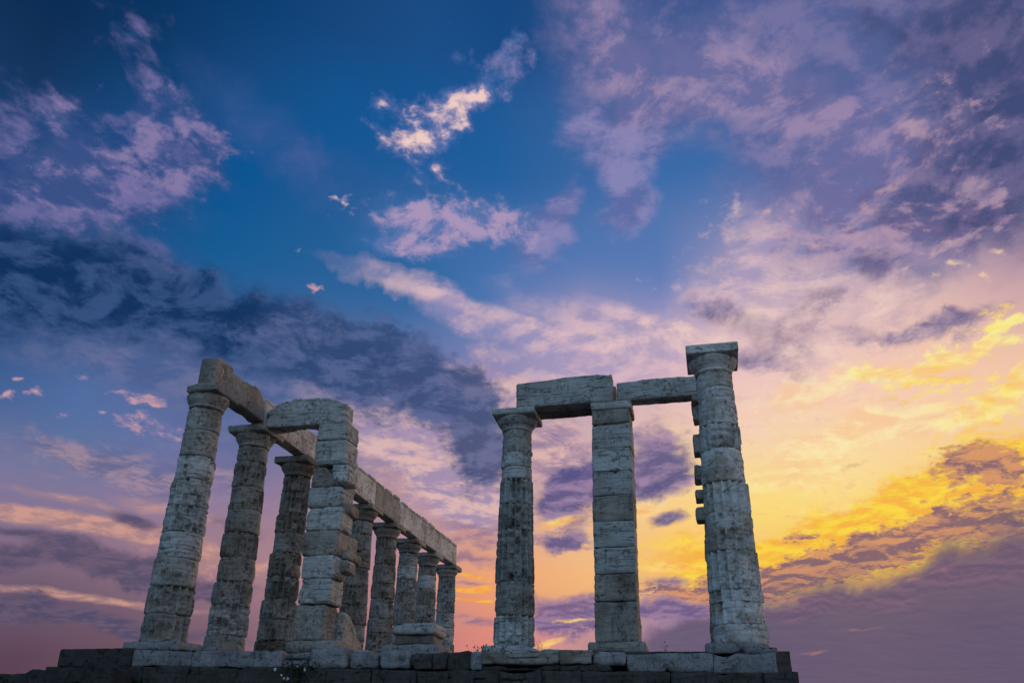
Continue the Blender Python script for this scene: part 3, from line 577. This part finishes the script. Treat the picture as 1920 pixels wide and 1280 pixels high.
for lo_, hi_, s_ in (((2.70, 2.55, 2.02), (3.02, 3.05, 2.34), 1), ((2.55, 2.28, 1.80), (2.90, 2.75, 1.98), 2), ((2.74, 2.6, 2.38), (2.98, 3.5, 2.62), 3), ((2.60, 2.4, 3.50), (2.98, 3.05, 3.78), 4)):
    stone('block_fragment', lo_, hi_, MARBLE_WARM if s_ != 3 else MARBLE, ps, 1200 + s_, .06, .03, .10, .006, .03)
stone('base_block', (1.80, 2.02, .03), (3.18, 3.0, .33), MARBLE_WARM, ps, 994, .14, .02, .05, .006, .045)
def slab_round(P, u):
    P = P.copy(); f = 1 - .55 * sst(P[:, 1], 3.05, 4.3) ** 1.4; P[:, 2] = .0 + (P[:, 2] - .0) * f; return P
tag(stone('wall_slab', (2.18, 2.97, .0), (2.84, 4.28, 1.13), MARBLE, None, 501, .09, .012, .08, .004, .045, deform=slab_round), 'pale upright slab with a rounded shoulder leaning at the stacked pier foot', 'stone slab')
tag(stone('stone_fragment', (3.22, 2.1, -.04), (3.95, 2.8, .10), MARBLE_WARM, None, 503, .06, .03, .08), 'flat brown stone fragment lying right of the stacked pier foot', 'stone fragment')
pn = pier('plain square pier of nine smooth blocks right of the middle', [.19, 1.078, 1.70, 2.312, 2.927, 3.545, 4.15, 4.716, 5.349, 5.728], [(9.225, 10.175), (9.23, 10.16), (9.235, 10.165), (9.24, 10.17), (9.235, 10.175), (9.245, 10.18), (9.25, 10.18), (9.255, 10.19), (9.26, 10.17)], 2.2, 3.1, 60, [MARBLE_WARM, MARBLE_GREY, MARBLE_GREY, MARBLE_GREY], rnd=.010, jit=.005, chip=.055)
for ch in list(pn.children)[1:2]: ch.data.materials[0] = MARBLE_WARM
stone('capital', (9.235, 2.17, 5.732), (10.235, 3.15, 5.925), MARBLE_GREY, pn, 609, .04, .015, .06, .01)
stone('base_block', (9.08, 2.02, -.05), (10.34, 3.2, .185), MARBLE_WARM, pn, 610, .08, .018, .05, .008)
stump = thing('stone_stump', 'low stump of three stacked stones between the stacked pier and middle column', 'stone stump', (4.95, 2.7, -.04))
def tilt(P, u):
    P = P.copy(); P[:, 2] -= .12 * sst(-P[:, 0], -4.78, -4.4) * (u[:, 2] > 0); return P
stone('block', (4.22, 2.1, -.05), (5.62, 3.3, .205), LICHEN, stump, 701, .05, .018, .08)
stone('block', (4.50, 2.25, .21), (5.42, 3.1, .43), MARBLE_WARM, stump, 702, .07, .018, .06)
stone('block', (4.42, 2.16, .435), (5.48, 3.15, .70), MARBLE_GREY, stump, 703, .06, .012, .05, .004, deform=tilt)
tag(stone('stone_slab', (6.62, 2.15, -.06), (7.94, 3.25, .165), MARBLE_GREY, None, 705, .07, .018, .10, .006, deform=lambda P, u: np.stack([P[:, 0], P[:, 1], P[:, 2] - .10 * sst(P[:, 0], 7.55, 7.95) * (u[:, 2] > 0)], 1)), 'square base slab under the round middle column', 'base slab')

# ------------------------------------------------------------------ beams
def prof_top(fn, base, axis=1):
    def f(P, u):
        P = P.copy(); s = fn(P[:, axis]); P[:, 2] = base + (P[:, 2] - base) * s; return P
    return f
GB = 'beams along the top of the long row'
def nzz(seed, fr, a): return lambda q: 1 - a * np.clip(fbm(np.stack([q * fr, q * 0 + seed, q * 0], 1), seed, 3) + .25, 0, 1)
AB = lambda q: 1 - .10 * sst(-q, .1, .5) - .15 * sst(q, .28, .45) * sst(1.05 - q, 0, .08) - .10 * sst(q, .95, 1.0) * sst(1.5 - q, 0, .1) - .38 * sst(q, 1.55, 2.12) ** 1.6
tag(stone('stone_beam', (.0, -.40, 6.065), (.43, 2.08, 6.86), MARBLE, None, 801, .03, .012, .07, .004, .045, deform=prof_top(AB, 6.065)), 'topmost left beam with a notched top, resting on the leftmost column', 'stone beam', GB)
tag(stone('stone_beam', (.02, 2.13, 6.0), (.42, 5.22, 6.84), MARBLE_CLEAN, None, 802, .02, .010, .06, .004, .05, deform=prof_top(nzz(5, 1.2, .12), 6.0)), 'beam between the second and third columns from the left', 'stone beam', GB)
labs = ['beam hidden behind the stacked pier, starting at the third column', 'beam emerging behind the right side of the stacked pier top', 'beam with a chipped top, second one visible right of the stacked pier',
        'beam in the middle of the sloping far run, third right of the stacked pier', 'beam over the slim columns behind the stump, next to last in the row', 'last beam of the long row, ending over the farthest column']
for i in range(6):
    a = (2 + i) * S_ + .01 + (.18 if i == 0 else 0); b = (3 + i) * S_ - .01
    if i == 5: b -= .03
    bm = tag(stone('stone_beam', (.0, a, 5.962), (.42, b, 6.84), MARBLE_CLEAN if i != 2 else MARBLE, None, 810 + i, .02, .010, .05, .004, .05), labs[i], 'stone beam', GB)
    nm_ = 3
    for k in range(nm_):
        L_ = (b - a) / nm_; rg = random.Random(i * 9 + k)
        y0 = a + k * L_ + rg.uniform(.0, .16); y1 = a + (k + 1) * L_ - rg.uniform(.0, .18)
        s = stone('moulding', (.05 + rg.uniform(0, .05), y0, 6.83), (.44, y1, 6.94 + rg.uniform(-.03, .05)), MARBLE_CLEAN, None, 850 + i * 9 + k, .03, .012, .06, .003, .05)
        s.parent = bm; s.location = Vector(s.location) - Vector(bm.location)
BS = lambda q: .42 + .58 * sst(q, .25, 1.05) ** .8 - .05 * sst(q, 1.9, 2.3) - .28 * sst(q, 2.2, 2.78)
tag(stone('stone_beam', (.44, 2.17, 5.91), (2.74, 2.66, 6.70), MARBLE_GREY, None, 830, .05, .045, .22, .010, .045, deform=prof_top(BS, 5.91, 0)), 'rugged arched-top beam crossing from second column to the stacked pier', 'stone beam')
PN = lambda q: .90 + .10 * sst(q, 7.4, 8.9) - .02 * sst(q, 9.3, 9.8)
tag(stone('stone_beam', (7.36, 2.2, 5.945), (9.79, 2.64, 6.70), MARBLE_GREY, None, 840, .035, .022, .06, .004, .045, deform=prof_top(PN, 5.945, 0)), 'thick pitted front beam from the round middle column to the square pier', 'stone beam')
tag(stone('stone_beam', (7.42, 2.66, 5.945), (9.83, 3.10, 6.55), MARBLE_WARM, None, 841, .03, .016, .06, .004, .05), 'rear beam tucked behind the front beam over the middle column', 'stone beam')
RN = lambda q: .93 + .07 * sst(q, 9.9, 10.5) - .03 * sst(q, 11.2, 11.8)
tag(stone('stone_beam', (9.885, 2.2, 5.935), (12.25, 2.62, 6.46), MARBLE_GREY, None, 842, .04, .022, .07, .004, .045, deform=prof_top(RN, 5.935, 0)), 'pitted beam from the square pier to behind the biggest right column', 'stone beam')

# ------------------------------------------------------------------ plants
def blades(name, spots, h, n, spread, mat, seed, heads=0.0, width=.006):
    rg = random.Random(seed); V = []; F = []
    for (x, y, z) in spots:
        for k in range(n):
            a = rg.uniform(0, 6.28); q = rg.random() ** .5 * spread; bx, by = x + q * math.cos(a), y + q * .6 * math.sin(a)
            hh = h * rg.uniform(.45, 1.1); lx, ly = rg.uniform(-.35, .35) * hh, rg.uniform(-.25, .25) * hh
            b0 = len(V); seg = 4
            for s in range(seg + 1):
                u = s / seg; w = width * (1 - .75 * u)
                cx, cy, cz = bx + lx * u * u, by + ly * u * u, z + hh * u * (1 - .12 * u)
                for da in (0, 2.09, 4.19): V.append((cx + w * math.cos(da), cy + w * math.sin(da), cz))
            for s in range(seg):
                for d in range(3):
                    e = (d + 1) % 3; F.append((b0 + s * 3 + d, b0 + s * 3 + e, b0 + s * 3 + 3 + e, b0 + s * 3 + 3 + d))
            if rg.random() < heads:
                c = np.array([bx + lx, by + ly, z + hh * .88]); r = width * rg.uniform(1.8, 3.2); b1 = len(V)
                for d in ((1, 0, 0), (0, 1, 0), (-1, 0, 0), (0, -1, 0), (0, 0, 1.7), (0, 0, -1.2)): V.append(tuple(c + r * np.array(d)))
                for p in range(4):
                    F.append((b1 + p, b1 + (p + 1) % 4, b1 + 4)); F.append((b1 + (p + 1) % 4, b1 + p, b1 + 5))
    return link(name, V, F, mat, None)
rg = random.Random(5)
zf = -.30
gr = blades('dry_grass', [(6.85 + .055 * k, .62 + rg.uniform(-.1, .3), -.42) for k in range(15)], .42, 12, .08, DRY, 4, .5)
tag(gr, 'dark dry grass with seed heads on the step left of the middle column', 'grass'); gr['kind'] = 'stuff'
tag(blades('dry_weed', [(1.98, 1.2, -.30)], .60, 7, .05, DRY, 6, .4, .005), 'thin dry weed standing between the two leftmost columns', 'weed')
tag(blades('dry_weed', [(8.02, 2.0, -.05)], .42, 9, .10, DRY, 7, .1, .005), 'spiky dry weed at the right foot of the middle column', 'weed')
tag(blades('dry_weed', [(10.75, 1.97, -.17)], .50, 6, .05, DRY, 8, .5, .005), 'thin dry weed between the square pier and biggest right column', 'weed')
def bush(label, centre, n, ext, flowers, seed):
    t = thing('flowering_weed', label, 'weed', centre); rg = random.Random(seed); V = []; F = []
    for k in range(n):
        d = np.array([rg.gauss(0, 1) * ext[0], rg.gauss(0, 1) * ext[1], rg.gauss(0, 1) * ext[2]]) * .5
        a, b = rg.uniform(0, 6.28), rg.uniform(-.9, .9); L_ = rg.uniform(.03, .075); w = L_ * .32
        ax = np.array([math.cos(a) * math.cos(b), math.sin(a) * math.cos(b), math.sin(b)]); sd_ = np.cross(ax, (0.2, .3, 1)); sd_ /= np.linalg.norm(sd_)
        up_ = np.cross(sd_, ax) * w * .35; b0 = len(V)
        for p in (d, d + ax * L_ * .5 + sd_ * w + up_, d + ax * L_, d + ax * L_ * .5 - sd_ * w + up_, d + ax * L_ * .5 - up_ * .4): V.append(tuple(p))
        F += [(b0, b0 + 1, b0 + 4), (b0 + 1, b0 + 2, b0 + 4), (b0 + 2, b0 + 3, b0 + 4), (b0 + 3, b0, b0 + 4), (b0, b0 + 3, b0 + 2, b0 + 1)]
    link('foliage', V, F, LEAF, t, (0, 0, 0), False)
    for (fx, fz, fs) in flowers:
        V = []; F = []
        for p in range(5):
            a = p * 1.2566 + rg.random(); b0 = len(V)
            c, s = math.cos(a), math.sin(a); c2, s2 = math.cos(a + .5), math.sin(a + .5); c3, s3 = math.cos(a - .5), math.sin(a - .5)
            V += [(0, 0, 0), (fs * .7 * c2, -.012, fs * .7 * s2), (fs * c, -.02, fs * s), (fs * .7 * c3, -.012, fs * .7 * s3), (fs * .5 * c, .006, fs * .5 * s)]
            F += [(b0, b0 + 1, b0 + 2, b0 + 3), (b0, b0 + 4, b0 + 1), (b0 + 1, b0 + 4, b0 + 2), (b0 + 2, b0 + 4, b0 + 3), (b0 + 3, b0 + 4, b0)]
        link('flower', V, F, PETAL, t, (fx, -.13, fz), False)
    return t
bush('dark leafy weed with small white flowers in the step below the stacked pier', (3.85, -1.06, -.70), 420, (.42, .12, .24), [(-.45, .05, .04), (-.30, -.06, .03), (-.16, -.13, .035), (.18, .04, .035), (-.24, -.12, .025), (.02, .10, .02)], 9)
